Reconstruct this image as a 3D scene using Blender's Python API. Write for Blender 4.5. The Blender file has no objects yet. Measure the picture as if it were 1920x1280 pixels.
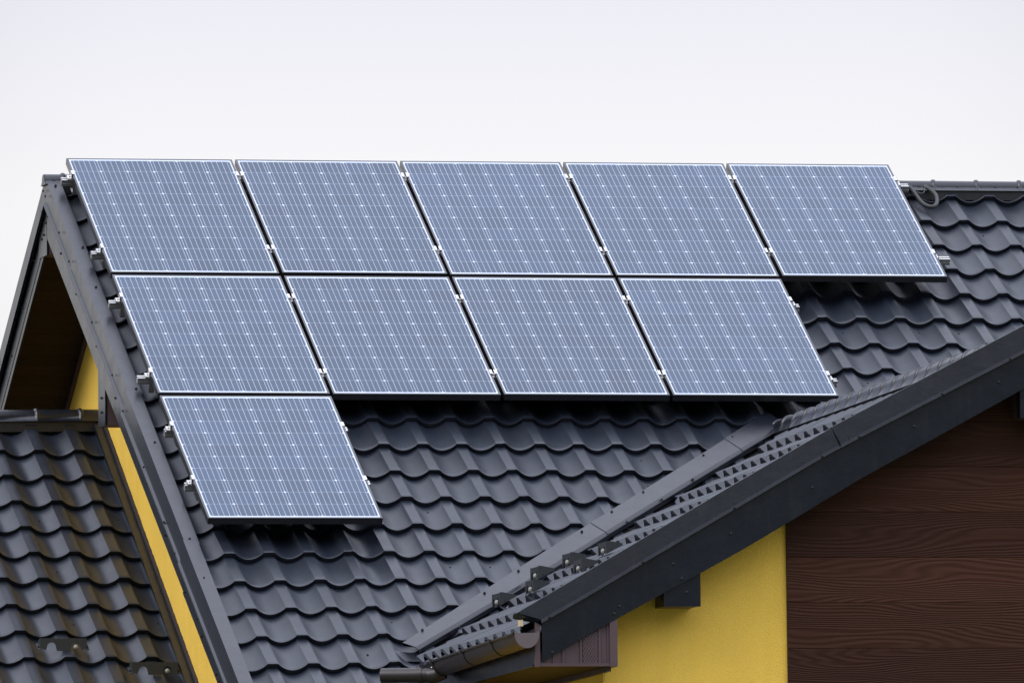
import bpy, bmesh, math, random
from mathutils import Vector, Matrix
random.seed(7)
sc = bpy.context.scene
COL = sc.collection
TH = 0.5135479; CT, ST = math.cos(TH), math.sin(TH)

# ------------------------------------------------------------------ helpers
def R(u, v, h=0.0):
    """main roof slope: u along the ridge, v down the slope, h above it"""
    return Vector((u, -v*CT - h*ST, -v*ST + h*CT))

class MB:
    def __init__(s): s.v = []; s.f = []
    def add(s, vs, fs):
        n = len(s.v); s.v += [tuple(x) for x in vs]; s.f += [tuple(i+n for i in f) for f in fs]
    def box(s, x0, x1, y0, y1, z0, z1, M=None):
        c = [Vector((x, y, z)) for z in (z0, z1) for y in (y0, y1) for x in (x0, x1)]
        if M: c = [M(p) for p in c]
        s.add(c, [(0,2,3,1), (4,5,7,6), (0,1,5,4), (2,6,7,3), (0,4,6,2), (1,3,7,5)])
    def loft(s, secs, closed=True, caps=True):
        n = len(secs[0]); vs = [p for q in secs for p in q]; fs = []
        for i in range(len(secs)-1):
            for j in range(n if closed else n-1):
                k = (j+1) % n
                fs.append((i*n+j, i*n+k, (i+1)*n+k, (i+1)*n+j))
        if caps and closed:
            fs.append(tuple(reversed(range(n)))); fs.append(tuple((len(secs)-1)*n+j for j in range(n)))
        s.add(vs, fs)
    def tube(s, pts, r, n=12, caps=True):
        pts = [Vector(p) for p in pts]; secs = []
        up = Vector((0, 0, 1))
        for i, p in enumerate(pts):
            d = (pts[min(i+1, len(pts)-1)] - pts[max(i-1, 0)]).normalized()
            if abs(d.dot(up)) > .95: a = d.cross(Vector((0, 1, 0))).normalized()
            else: a = d.cross(up).normalized()
            b = d.cross(a); rr = r[i] if isinstance(r, (list, tuple)) else r
            secs.append([p + a*rr*math.cos(2*math.pi*k/n) + b*rr*math.sin(2*math.pi*k/n) for k in range(n)])
        s.loft(secs, True, caps)
    def build(s, name, mat, parent=None, smooth=None, loc=None):
        me = bpy.data.meshes.new(name); me.from_pydata(s.v, [], s.f); me.validate()
        bm = bmesh.new(); bm.from_mesh(me); bmesh.ops.recalc_face_normals(bm, faces=bm.faces); bm.to_mesh(me); bm.free()
        if smooth is not None:
            me.polygons.foreach_set('use_smooth', [True]*len(me.polygons))
            me.set_sharp_from_angle(angle=math.radians(smooth))
        me.materials.append(mat)
        o = bpy.data.objects.new(name, me); COL.objects.link(o)
        if parent: o.parent = parent
        return o

def tag(o, label=None, cat=None, group=None, kind=None):
    if label: o['label'] = label
    if cat: o['category'] = cat
    if group: o['group'] = group
    if kind: o['kind'] = kind
    return o
def empty(name, loc=(0, 0, 0), rot=(0, 0, 0)):
    o = bpy.data.objects.new(name, None); COL.objects.link(o); o.location = loc; o.rotation_euler = rot
    o.empty_display_size = .1
    return o
def copy_tree(o, parent=None):
    c = o.copy(); COL.objects.link(c)
    if parent: c.parent = parent
    for ch in [x for x in bpy.data.objects if x.parent == o]: copy_tree(ch, c)
    return c
def sheet(pts, t):
    """2-D polyline -> closed thin strip polygon"""
    P = [Vector(p) for p in pts]; out = []
    for i in range(len(P)):
        a = P[max(i-1, 0)]; b = P[min(i+1, len(P)-1)]; d = (b-a).normalized()
        out.append(P[i] + Vector((-d.y, d.x))*t)
    return P + out[::-1]

# ------------------------------------------------------------------ materials
def newmat(name):
    m = bpy.data.materials.new(name); m.use_nodes = True
    nt = m.node_tree; b = nt.nodes['Principled BSDF']
    return m, nt, b
def N(nt, t, **kw):
    n = nt.nodes.new(t)
    for k, v in kw.items():
        if k == 'op': n.operation = v
        elif k == 'clamp': n.use_clamp = v
        else: n.inputs[k].default_value = v
    return n
def L(nt, a, b): nt.links.new(a, b)
def noise(nt, scale, detail=4, rough=.6, vec=None, coord='Object', sc3=None):
    tc = nt.nodes.new('ShaderNodeTexCoord'); mp = nt.nodes.new('ShaderNodeMapping')
    L(nt, tc.outputs[coord], mp.inputs['Vector'])
    if sc3: mp.inputs['Scale'].default_value = sc3
    n = nt.nodes.new('ShaderNodeTexNoise'); n.inputs['Scale'].default_value = scale
    n.inputs['Detail'].default_value = detail; n.inputs['Roughness'].default_value = rough
    L(nt, mp.outputs['Vector'], n.inputs['Vector']); return n
def ramp(nt, fac, stops):
    r = nt.nodes.new('ShaderNodeValToRGB'); L(nt, fac, r.inputs['Fac'])
    e = r.color_ramp.elements
    while len(e) < len(stops): e.new(.5)
    for i, (p, c) in enumerate(stops): e[i].position = p; e[i].color = (*c, 1) if len(c) == 3 else c
    return r
def bump(nt, b, h, strength, dist=.01):
    n = nt.nodes.new('ShaderNodeBump'); n.inputs['Strength'].default_value = strength; n.inputs['Distance'].default_value = dist
    L(nt, h, n.inputs['Height']); L(nt, n.outputs['Normal'], b.inputs['Normal'])

def metal(name, col, rough, spec=.5, var=.25, bmp=.02, coat=0):
    m, nt, b = newmat(name)
    n = noise(nt, 2.3, 6, .65)
    c1 = tuple(x*(1-var) for x in col); c2 = tuple(x*(1+var) for x in col)
    r = ramp(nt, n.outputs['Fac'], [(.3, c1), (.7, c2)])
    # fine dust specks
    n3 = noise(nt, 38, 3, .7)
    r3 = ramp(nt, n3.outputs['Fac'], [(.66, (0, 0, 0)), (.80, (1, 1, 1))])
    mx = nt.nodes.new('ShaderNodeMix'); mx.data_type = 'RGBA'
    mul = N(nt, 'ShaderNodeMath', op='MULTIPLY'); mul.inputs[1].default_value = .10
    L(nt, r3.outputs['Color'], mul.inputs[0]); L(nt, mul.outputs[0], mx.inputs['Factor'])
    L(nt, r.outputs['Color'], mx.inputs['A']); mx.inputs['B'].default_value = (.16, .155, .15, 1)
    L(nt, mx.outputs['Result'], b.inputs['Base Color'])
    n4 = noise(nt, 5, 6, .65, sc3=(3.2, .5, .5)); r4 = ramp(nt, n4.outputs['Fac'], [(.52, (0, 0, 0)), (.78, (1, 1, 1))])
    m4 = nt.nodes.new('ShaderNodeMix'); m4.data_type = 'RGBA'; mu4 = N(nt, 'ShaderNodeMath', op='MULTIPLY'); mu4.inputs[1].default_value = .12
    L(nt, r4.outputs['Color'], mu4.inputs[0]); L(nt, mu4.outputs[0], m4.inputs['Factor']); L(nt, mx.outputs['Result'], m4.inputs['A']); m4.inputs['B'].default_value = (.060, .058, .056, 1)
    L(nt, m4.outputs['Result'], b.inputs['Base Color'])
    n2 = noise(nt, 9, 5, .6)
    rr = N(nt, 'ShaderNodeMapRange'); rr.inputs['To Min'].default_value = rough-.08; rr.inputs['To Max'].default_value = rough+.08
    L(nt, n2.outputs['Fac'], rr.inputs['Value']); L(nt, rr.outputs['Result'], b.inputs['Roughness'])
    b.inputs['Specular IOR Level'].default_value = spec
    b.inputs['Coat Weight'].default_value = coat
    if bmp: bump(nt, b, n.outputs['Fac'], bmp, .05)
    return m

M_TILE = metal('anthracite_tile_metal', (.0085, .0125, .0215), .42, .58, .2, .06)
M_TRIM = metal('anthracite_trim_metal', (.0050, .0072, .0125), .32, .54, .15, .10)
M_FASC = metal('anthracite_fascia_metal', (.0030, .0050, .0095), .30, .36, .15, .09)
M_GUT = metal('brown_gutter_steel', (.018, .0135, .0135), .40, .42, .15, .01)
M_PLAST = metal('brown_vinyl', (.075, .046, .050), .45, .4, .15, .02)
M_SEAL = metal('dark_brown_sealant', (.022, .014, .010), .7, .2, .3, .1)
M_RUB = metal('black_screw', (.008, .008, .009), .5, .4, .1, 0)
M_GUARD = metal('grey_bracket_steel', (.022, .025, .027), .55, .35, .2, .02)
M_CABLE = metal('grey_cable_conduit', (.040, .042, .042), .55, .35, .2, 0)

def alu(name, col, rough, met=1.0):
    m, nt, b = newmat(name)
    n = noise(nt, 30, 4, .6, sc3=(.2, 1, 1))
    r = ramp(nt, n.outputs['Fac'], [(.3, tuple(x*.88 for x in col)), (.7, col)])
    L(nt, r.outputs['Color'], b.inputs['Base Color']); b.inputs['Metallic'].default_value = met
    b.inputs['Roughness'].default_value = rough
    return m
M_ALU = alu('anodised_aluminium', (.62, .61, .59), .38)
M_CLAMP = alu('clamp_aluminium', (.80, .79, .77), .40)
M_FRAME = metal('black_anodised_frame', (.010, .010, .012), .28, .8, .15, 0)
M_PLUG, _nt, _b = newmat('pale_plug'); _n = noise(_nt, 40)
_r = ramp(_nt, _n.outputs['Fac'], [(.3, (.20, .20, .17)), (.7, (.26, .26, .22))]); L(_nt, _r.outputs['Color'], _b.inputs['Base Color'])
M_BATTEN, _nt, _b = newmat('pale_batten_wood'); _n = noise(_nt, 12, sc3=(1, 6, 6))
_r = ramp(_nt, _n.outputs['Fac'], [(.3, (.40, .30, .18)), (.7, (.58, .46, .30))]); L(_nt, _r.outputs['Color'], _b.inputs['Base Color'])

# yellow render with fine grain
def stucco():
    m, nt, b = newmat('yellow_render')
    n = noise(nt, 1.3, 5, .6); n2 = noise(nt, 150, 4, .7)
    r = ramp(nt, n.outputs['Fac'], [(.3, (.86, .555, .085)), (.7, (.91, .60, .105))])
    r2 = ramp(nt, n2.outputs['Fac'], [(.30, (.80, .80, .80)), (.62, (1, 1, 1))])
    mx = nt.nodes.new('ShaderNodeMix'); mx.data_type = 'RGBA'; mx.blend_type = 'MULTIPLY'; mx.inputs['Factor'].default_value = .6
    L(nt, r.outputs['Color'], mx.inputs['A']); L(nt, r2.outputs['Color'], mx.inputs['B'])
    n3 = noise(nt, 3.0, 5, .6, sc3=(2.2, 2.2, .22)); r3 = ramp(nt, n3.outputs['Fac'], [(.32, (.95, .94, .91)), (.60, (1, 1, 1))])
    mz = nt.nodes.new('ShaderNodeMix'); mz.data_type = 'RGBA'; mz.blend_type = 'MULTIPLY'; mz.inputs['Factor'].default_value = 1
    L(nt, mx.outputs['Result'], mz.inputs['A']); L(nt, r3.outputs['Color'], mz.inputs['B'])
    L(nt, mz.outputs['Result'], b.inputs['Base Color']); b.inputs['Roughness'].default_value = .9
    b.inputs['Specular IOR Level'].default_value = .2
    bump(nt, b, n2.outputs['Fac'], .5, .012)
    return m
M_YEL = stucco()

# dark stained boards with relief grain and knots (board height along z)
def wood(name, board, dark, light, axis='Z', scl=1.0, grain=1.0, joint=True):
    m, nt, b = newmat(name)
    tc = nt.nodes.new('ShaderNodeTexCoord'); sp = nt.nodes.new('ShaderNodeSeparateXYZ')
    L(nt, tc.outputs['Object'], sp.inputs[0])
    zc = sp.outputs[axis]
    dv = N(nt, 'ShaderNodeMath', op='DIVIDE'); L(nt, zc, dv.inputs[0]); dv.inputs[1].default_value = board
    fl = N(nt, 'ShaderNodeMath', op='FLOOR'); L(nt, dv.outputs[0], fl.inputs[0])
    fr = N(nt, 'ShaderNodeMath', op='FRACT'); L(nt, dv.outputs[0], fr.inputs[0])
    off = N(nt, 'ShaderNodeMath', op='MULTIPLY'); L(nt, fl.outputs[0], off.inputs[0]); off.inputs[1].default_value = 7.31
    cb = nt.nodes.new('ShaderNodeCombineXYZ')
    ax = N(nt, 'ShaderNodeMath', op='ADD'); L(nt, sp.outputs['X'], ax.inputs[0]); L(nt, off.outputs[0], ax.inputs[1])
    L(nt, ax.outputs[0], cb.inputs[0]); L(nt, off.outputs[0], cb.inputs[1]); L(nt, fr.outputs[0], cb.inputs[2])
    mp = nt.nodes.new('ShaderNodeMapping'); mp.inputs['Scale'].default_value = (.42*scl, 1, .8)
    L(nt, cb.outputs[0], mp.inputs['Vector'])
    n = nt.nodes.new('ShaderNodeTexNoise'); n.inputs['Scale'].default_value = 1.6; n.inputs['Detail'].default_value = 1.5; n.inputs['Roughness'].default_value = .45
    L(nt, mp.outputs['Vector'], n.inputs['Vector'])
    # iso-lines of a smooth field read as cathedral grain and knots
    mu = N(nt, 'ShaderNodeMath', op='MULTIPLY'); L(nt, n.outputs['Fac'], mu.inputs[0]); mu.inputs[1].default_value = 22
    ad = N(nt, 'ShaderNodeMath', op='MULTIPLY_ADD'); L(nt, fr.outputs[0], ad.inputs[0]); ad.inputs[1].default_value = 14.0; L(nt, mu.outputs[0], ad.inputs[2])
    si = N(nt, 'ShaderNodeMath', op='SINE'); ml = N(nt, 'ShaderNodeMath', op='MULTIPLY'); L(nt, ad.outputs[0], ml.inputs[0]); ml.inputs[1].default_value = 6.0
    L(nt, ml.outputs[0], si.inputs[0])
    n2 = nt.nodes.new('ShaderNodeTexNoise'); n2.inputs['Scale'].default_value = 5; n2.inputs['Detail'].default_value = 6
    mp2 = nt.nodes.new('ShaderNodeMapping'); mp2.inputs['Scale'].default_value = (1, 1, 9); L(nt, cb.outputs[0], mp2.inputs['Vector']); L(nt, mp2.outputs['Vector'], n2.inputs['Vector'])
    mr = N(nt, 'ShaderNodeMapRange'); mr.inputs['From Min'].default_value = -1; mr.inputs['From Max'].default_value = 1
    L(nt, si.outputs[0], mr.inputs['Value'])
    mix = N(nt, 'ShaderNodeMath', op='MULTIPLY_ADD'); L(nt, mr.outputs['Result'], mix.inputs[0]); mix.inputs[1].default_value = .24*grain
    ml3 = N(nt, 'ShaderNodeMath', op='MULTIPLY'); L(nt, n2.outputs['Fac'], ml3.inputs[0]); ml3.inputs[1].default_value = .6
    L(nt, ml3.outputs[0], mix.inputs[2])
    r = ramp(nt, mix.outputs[0], [(.15, dark), (.85, light)])
    wn = nt.nodes.new('ShaderNodeTexWhiteNoise'); wn.noise_dimensions = '1D'; L(nt, fl.outputs[0], wn.inputs['W'])
    hr = N(nt, 'ShaderNodeMapRange'); hr.inputs['To Min'].default_value = .74; hr.inputs['To Max'].default_value = 1.22; L(nt, wn.outputs['Value'], hr.inputs['Value'])
    hs = nt.nodes.new('ShaderNodeHueSaturation'); L(nt, r.outputs['Color'], hs.inputs['Color']); L(nt, hr.outputs['Result'], hs.inputs['Value'])
    L(nt, hs.outputs['Color'], b.inputs['Base Color'])
    b.inputs['Roughness'].default_value = .62; b.inputs['Specular IOR Level'].default_value = .12
    # board joint groove
    g1 = N(nt, 'ShaderNodeMath', op='PINGPONG'); L(nt, dv.outputs[0], g1.inputs[0]); g1.inputs[1].default_value = .5
    g2 = N(nt, 'ShaderNodeMapRange'); g2.inputs['From Min'].default_value = 0; g2.inputs['From Max'].default_value = .014; L(nt, g1.outputs[0], g2.inputs['Value'])
    hsum = N(nt, 'ShaderNodeMath', op='MULTIPLY_ADD'); L(nt, mr.outputs['Result'], hsum.inputs[0]); hsum.inputs[1].default_value = .40*grain; L(nt, g2.outputs['Result'], hsum.inputs[2])
    bump(nt, b, hsum.outputs[0], .8, .006)
    return m
M_WOOD = wood('dark_stained_boards', .247, (.030, .0108, .0060), (.072, .028, .017))
M_SOFF = wood('dark_soffit_boards', .10, (.020, .011, .006), (.034, .019, .010), axis='Y', grain=.3)

# solar glass: cells, busbars, white backsheet margin
PW, PH, PT = .992, 1.65, .040
def cells():
    m, nt, b = newmat('solar_cells_under_glass')
    tc = nt.nodes.new('ShaderNodeTexCoord'); sp = nt.nodes.new('ShaderNodeSeparateXYZ'); L(nt, tc.outputs['Object'], sp.inputs[0])
    def mth(op, a, b_=None, c=None):
        n = N(nt, 'ShaderNodeMath', op=op)
        for i, x in enumerate((a, b_, c)):
            if x is None: continue
            if isinstance(x, (int, float)): n.inputs[i].default_value = x
            else: L(nt, x, n.inputs[i])
        return n.outputs[0]
    P_ = .1592; cellw = .15675
    mx = (PW - 6*P_)/2; my = (PH - 10*P_)/2
    X = mth('SUBTRACT', sp.outputs['X'], mx); Y = mth('SUBTRACT', mth('MULTIPLY', sp.outputs['Y'], -1), my)
    inx = mth('MULTIPLY', mth('GREATER_THAN', X, 0), mth('LESS_THAN', X, 6*P_))
    iny = mth('MULTIPLY', mth('GREATER_THAN', Y, 0), mth('LESS_THAN', Y, 10*P_))
    inside = mth('MULTIPLY', inx, iny)
    fx = mth('ABSOLUTE', mth('SUBTRACT', mth('MODULO', X, P_), P_/2)); fy = mth('ABSOLUTE', mth('SUBTRACT', mth('MODULO', Y, P_), P_/2))
    half = cellw/2
    cell = mth('MULTIPLY', mth('LESS_THAN', fx, half+.00020), mth('LESS_THAN', fy, half+.00055))
    ch = mth('LESS_THAN', mth('ADD', fx, fy), 2*half-.0085)
    cell = mth('MULTIPLY', mth('MULTIPLY', cell, ch), inside)
    # five busbars in each cell, running down the slope
    bb = mth('ABSOLUTE', mth('SUBTRACT', mth('MODULO', mth('ADD', mth('SUBTRACT', mth('MODULO', X, P_), P_/2), P_*3.5/5*0 + .0313*4.5), .0313), .0313/2))
    bus = mth('MULTIPLY', mth('LESS_THAN', bb, .00092), mth('LESS_THAN', fx, .0313*2.5))
    n1 = noise(nt, 1.1, 3, .5)
    wn = nt.nodes.new('ShaderNodeTexWhiteNoise'); wn.noise_dimensions = '2D'
    cv = nt.nodes.new('ShaderNodeCombineXYZ'); L(nt, mth('FLOOR', mth('DIVIDE', X, P_)), cv.inputs[0])
    oi = nt.nodes.new('ShaderNodeObjectInfo')
    L(nt, mth('ADD', mth('FLOOR', mth('DIVIDE', Y, P_)), mth('MULTIPLY', oi.outputs['Random'], 57)), cv.inputs[1]); L(nt, cv.outputs[0], wn.inputs['Vector'])
    rc = ramp(nt, n1.outputs['Fac'], [(.3, (.016, .038, .074)), (.7, (.022, .046, .086))])
    hs = nt.nodes.new('ShaderNodeHueSaturation'); L(nt, rc.outputs['Color'], hs.inputs['Color'])
    vr = N(nt, 'ShaderNodeMapRange'); vr.inputs['To Min'].default_value = .88; vr.inputs['To Max'].default_value = 1.12; L(nt, wn.outputs['Value'], vr.inputs['Value'])
    pv = N(nt, 'ShaderNodeMapRange'); pv.inputs['To Min'].default_value = .90; pv.inputs['To Max'].default_value = 1.10; L(nt, oi.outputs['Random'], pv.inputs['Value']); L(nt, mth('MULTIPLY', vr.outputs['Result'], pv.outputs['Result']), hs.inputs['Value'])
    m1 = nt.nodes.new('ShaderNodeMix'); m1.data_type = 'RGBA'; L(nt, cell, m1.inputs['Factor'])
    m1.inputs['A'].default_value = (.47, .52, .63, 1); L(nt, hs.outputs['Color'], m1.inputs['B'])
    m2 = nt.nodes.new('ShaderNodeMix'); m2.data_type = 'RGBA'; L(nt, mth('MULTIPLY', bus, inside), m2.inputs['Factor'])
    L(nt, m1.outputs['Result'], m2.inputs['A']); m2.inputs['B'].default_value = (.43, .49, .62, 1)
    L(nt, m2.outputs['Result'], b.inputs['Base Color'])
    # thin dust film changes the gloss
    n2 = noise(nt, 3, 6, .65); rr = N(nt, 'ShaderNodeMapRange'); rr.inputs['To Min'].default_value = .10; rr.inputs['To Max'].default_value = .22
    L(nt, n2.outputs['Fac'], rr.inputs['Value']); L(nt, rr.outputs['Result'], b.inputs['Roughness'])
    b.inputs['Specular IOR Level'].default_value = .30
    return m
M_CELL = cells()

M_GROUND, _nt, _b = newmat('grass_ground'); _n = noise(_nt, .3, 8, .7)
_r = ramp(_nt, _n.outputs['Fac'], [(.3, (.045, .06, .025)), (.7, (.10, .11, .06))]); L(_nt, _r.outputs['Color'], _b.inputs['Base Color']); _b.inputs['Roughness'].default_value = .95

# ------------------------------------------------------------------ roof tile sheets
PROF = [(0, 0), (.105, 0), (.130, -.0015), (.155, -.0035)]
_n = 16
for i in range(1, _n):
    s = i/_n
    PROF.append((.155 + (.875-.155)*s, -.0410*math.sin(math.pi*s)**.82 - .0035*(1-s)))
PROF += [(.875, 0), (.895, 0)]
STEP = .031
def tile_sheet(fn, crest, k0, k1, rows, seam=3, STEP=.031, jit=.0012):
    """fn(u, v, h) -> point. crest(k) = u of the k-th crest. rows = v of each course's lower edge."""
    us = []; ph = random.uniform(0, 9)
    for k in range(k0, k1):
        a, b_ = crest(k), crest(k+1)
        for t, h in PROF:
            e = 0.0
            if (k % 5) == seam and .10 < t < .13: e = .0030
            us.append((a+(b_-a)*t, h+e))
    us.append((crest(k1), 0.0))
    mb = MB(); n = len(us)
    prev = None
    for r in range(len(rows)-1):
        v0, v1 = rows[r], rows[r+1]
        secs = []
        for s in (-.035, .0, .12, .5, .90, .985, 1.0):
            hh = -STEP*(.2 if r == 0 else min(1, (v1-v0)/.33))*(1-max(s, 0))
            if s == 1.0: hh = -.0025
            row = []
            for i, (u, h) in enumerate(us):
                w = jit*(math.sin(u*2.1+r*1.7+ph) + .6*math.sin(u*7.3-r*2.9+ph) + .5*math.sin(r*12.9898+int(u/1.15)*78.2))
                row.append(fn(u, v0+(v1-v0)*s, h + hh + w))
            secs.append(row)
        if prev is not None: mb.loft([prev, secs[0]], False)
        mb.loft(secs, False)
        prev = secs[-1]
    # drop edge at the eave
    mb.loft([prev, [Vector(p)+Vector((0, 0, -.018)) for p in prev]], False)
    return mb
def lerp_table(tab):
    def f(k):
        for (a, x), (b_, y) in zip(tab, tab[1:]):
            if k <= b_ or (b_, y) == tab[-1]: return x+(y-x)*(k-a)/(b_-a)
    return f
HC = -.140                                                      # crest height of the main tiles under the panel glass
crest_main = lerp_table([(0, .077), (5, 1.248), (9, 2.176), (14, 3.326), (18, 4.252), (24, 5.685), (40, 9.5)])
def vsk(u): return .055*((2-u)/2)**2 if u < 2 else 0
def main_fn(u, v, h): return R(u, v + vsk(u)*min(1, max(0, v)/3), HC + h)

# ------------------------------------------------------------------ ground
GZ = -9.2
g = MB(); g.add([(-4000, -4000, GZ), (4000, -4000, GZ), (4000, 4000, GZ), (-4000, 4000, GZ)], [(0, 1, 2, 3)])
tag(g.build('ground', M_GROUND), kind='structure')

# ------------------------------------------------------------------ screws
_screw = None
def screw(parent, p, nrm, r=.0075):
    global _screw
    if _screw is None:
        mb = MB(); rr = .0085
        mb.loft([[(rr*a*math.cos(k*math.pi/4), rr*a*math.sin(k*math.pi/4), z) for k in range(8)] for a, z in ((1.15, -.001), (1.15, .0025), (.75, .003), (.75, .0085), (.5, .0095))])
        _screw = mb.build('screw', M_RUB, parent, 40); o = _screw
    else:
        o = _screw.copy(); COL.objects.link(o); o.parent = parent
    o.location = p; o.rotation_euler = Vector(nrm).to_track_quat('Z', 'X').to_euler(); o.scale = (r/.0085,)*3
    return o
NR = Vector((0, -ST, CT))                                        # main slope normal

# ------------------------------------------------------------------ main house
house = tag(empty('house', (2.8, .04, GZ)), 'yellow house with dark grey metal tile roof and a front gable of dark brown boards', 'house')
def H(o): return o
def hb(mb, name, mat, smooth=None, parent=house):
    o = mb.build(name, mat, None, smooth)
    # parent to the house empty but keep world coordinates
    o.parent = parent
    if parent is house: o.matrix_parent_inverse = Matrix.Translation(-Vector(house.location))
    return o

YR, ZR = .04, -.14                                              # main ridge line (crest level)
rows = [-.02, .145] + [.145+.357*i for i in range(1, 22)]
rows = [r for r in rows if r < 8.0]
tiles = tile_sheet(main_fn, crest_main, -1, 33, rows)
roof_main = hb(tiles, 'tiled_roof', M_TILE, 35)
def cut(o, p, n):
    me = o.data; bm = bmesh.new(); bm.from_mesh(me)
    bmesh.ops.bisect_plane(bm, geom=bm.verts[:]+bm.edges[:]+bm.faces[:], plane_co=p, plane_no=n, clear_outer=True)
    bm.to_mesh(me); bm.free()
cut(roof_main, Vector((-.115, 0, 0)), Vector((-1, 0, 0)))
# back slope, same pitch the other way
def back_fn(u, v, h): return Vector((u, 2*YR - (R(u, v, HC+h)).y, (R(u, v, HC+h)).z))
bt = tile_sheet(back_fn, crest_main, -1, 33, [.0+.357*i for i in range(0, 22)])
cut(hb(bt, 'tiled_roof', M_TILE, 35), Vector((-.115, 0, 0)), Vector((-1, 0, 0)))
# screws on the tile troughs
for (u, v) in [(4.368,2.008),(4.835,2.015),(5.077,2.018),(5.548,.232),(5.552,.591),(5.551,1.302),(4.361,2.725),(2.484,3.629),(2.766,3.809),(2.736,4.157),(1.358,5.245),(1.011,5.239),(1.591,5.244),(.552,4.847),(.648,5.547),(.883,5.962),(.329,6.223),(.667,6.387),(1.365,4.516)]:
    s_ = max(((v-r)/.357 for r in rows if r <= v), key=lambda t: -t); screw(roof_main, main_fn(u, v-vsk(u), -.0445-STEP*(1-s_)), NR, .007)

def cap_section(c, ax, up, r=.062, wing=.105, slope=.03, t=.003):
    """open half-round ridge cap section; ax = sideways, up = up"""
    pts = [(-wing, -slope), (-wing+.008, -slope+.005)]
    for k in range(0, 13):
        a = math.pi*(1-k/12); pts.append((r*math.cos(a), -.002+r*.92*math.sin(a)))
    pts += [(wing-.008, -slope+.005), (wing, -slope)]
    poly = sheet(pts, t)
    return [c + ax*p.x + up*p.y for p in poly]
def ridge_cap(a, b, ax, rib=.27, first=.1, parent=house, lift=.0, r=.044, drop=.026, seal=.045, ww=.078):
    """overlapping half-round caps with a raised rib at each lap"""
    a = Vector(a); b = Vector(b); d = (b-a).normalized(); Ln = (b-a).length; up = Vector((0, 0, 1)); ax = Vector(ax)
    mb = MB(); st = [(0, r)]
    x = first
    while x < Ln-.03:
        st += [(x-.016, r), (x-.011, r+.006), (x-.004, r+.010), (x+.004, r+.010), (x+.011, r+.006), (x+.016, r+.001)]
        x += rib
    st.append((Ln, r))
    mb.loft([cap_section(a+d*s+up*lift, ax, up, rr, ww, drop) for s, rr in st])
    # closed end plate and the dark foam seal under the flanges
    for e_, q_ in ((a, -d), (b, d)):
        sec = [p for p in cap_section(e_+up*lift, ax, up, r-.001, ww, drop)][:17]
        mb.loft([[p+q_*.001 for p in sec], [p+q_*.004 for p in sec]])
    o = hb(mb, 'ridge_cap', M_TRIM, 38, parent)
    ms = MB()
    for sg in (-1, 1):
        ms.loft([[e_+ax*(sg*(ww-.010))+up*(lift-drop+.002), e_+ax*(sg*(ww-.030))+up*(lift-drop+.010), e_+ax*(sg*(ww-.030))+up*(lift-drop-seal), e_+ax*(sg*(ww-.010))+up*(lift-drop-seal-.01)] for e_ in (a+d*.03, b-d*.03)])
    f_ = hb(ms, 'foam_seal', M_RUB, None, parent)
    if parent is not house: f_.matrix_parent_inverse = Matrix.Translation(-Vector(parent.location))
    return o
ridge_cap((-.160, YR, ZR+.004), (9.3, YR, ZR+.004), (0, -1, 0), .27, .115)

# verge: top cap, folded drop, lip, and the fascia plate below, in pieces that lap
def verge_piece(x0, d, v0, v1, fn, side=-1):
    """section in (x, h) at both ends; fn(x, v, h)"""
    X = lambda a: x0 + side*a
    pts = [(X(-.088), -.128), (X(-.084), -.120+d), (X(0), -.118+d), (X(0+d), -.247), (X(.012+d), -.258), (X(.014+d), -.266), (X(-.004), -.268)]
    poly = sheet(pts, -.002*side)
    mb = MB(); mb.loft([[fn(p.x, v, p.y) for p in poly] for v in (v0, v1)])
    return mb
fR = lambda x, v, h: R(x, v, h)
def fB(x, v, h):
    p = R(x, v, h); return Vector((x, 2*YR-p.y, p.z))
def gable_trim(fn, joints, skew, vend):
    o0 = None
    for i, (a, b_) in enumerate(zip(joints, joints[1:])):
        x0 = -.150 - ((.0, .005, .017, .022)[i] if skew else 0)
        mb = verge_piece(x0, .0022*i, a, b_+.05, fn)
        o = hb(mb, 'verge_trim', M_TRIM, 20)
        if i == 0: cut(o, Vector((0, YR, 0)), Vector((0, 1 if skew else -1, 0)))
        o0 = o0 or o
    return o0
vt = gable_trim(fR, [-.25, 1.07, 3.06, 5.08, 7.9], True, 7.9)
vtb = gable_trim(fB, [-.25, 1.9, 3.9, 5.9, 7.5], False, 7.5)
def fascia(fn, a, b_, x0=-.143, h0=-.262, h1=-.440, t=.012):
    mb = MB()
    mb.loft([[fn(x0, v, h0), fn(x0+t, v, h0), fn(x0+t, v, h1), fn(x0, v, h1)] for v in (a, b_)])
    return mb
fa = hb(fascia(fR, -.3, 5.15), 'fascia', M_FASC); cut(fa, Vector((0, YR, 0)), Vector((0, 1, 0))); fa2 = hb(fascia(fR, 5.10, 7.85, x0=-.149), 'fascia', M_FASC)
fbk = hb(fascia(fB, -.3, 7.4, x0=-.134, h0=-.275), 'fascia', M_FASC); cut(fbk, Vector((0, YR, 0)), Vector((0, -1, 0)))
for (u, v) in [(-.108,.149),(-.089,1.045),(-.103,1.615),(-.101,3.04),(-.114,3.772),(-.13,5.06),(-.135,5.572)]:
    screw(vt, R(u+.0, v, -.115), NR)
NX = Vector((-1, 0, 0))
for (y, z) in [(.033,-.196),(-.037,-.235),(-.492,-.494),(-.837,-.697),(-1.57,-1.121),(-2.207,-1.484),(-2.603,-1.724),(-3.239,-2.097),(-3.848,-2.456),(-4.18,-2.658),(-4.353,-2.767),(-4.845,-3.073),(-5.48,-3.459)]:
    screw(vt, ((-.163 if y > -.7 else -.168 if y > -2.6 else -.180 if y > -4.3 else -.185), y, z), NX)
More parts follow.
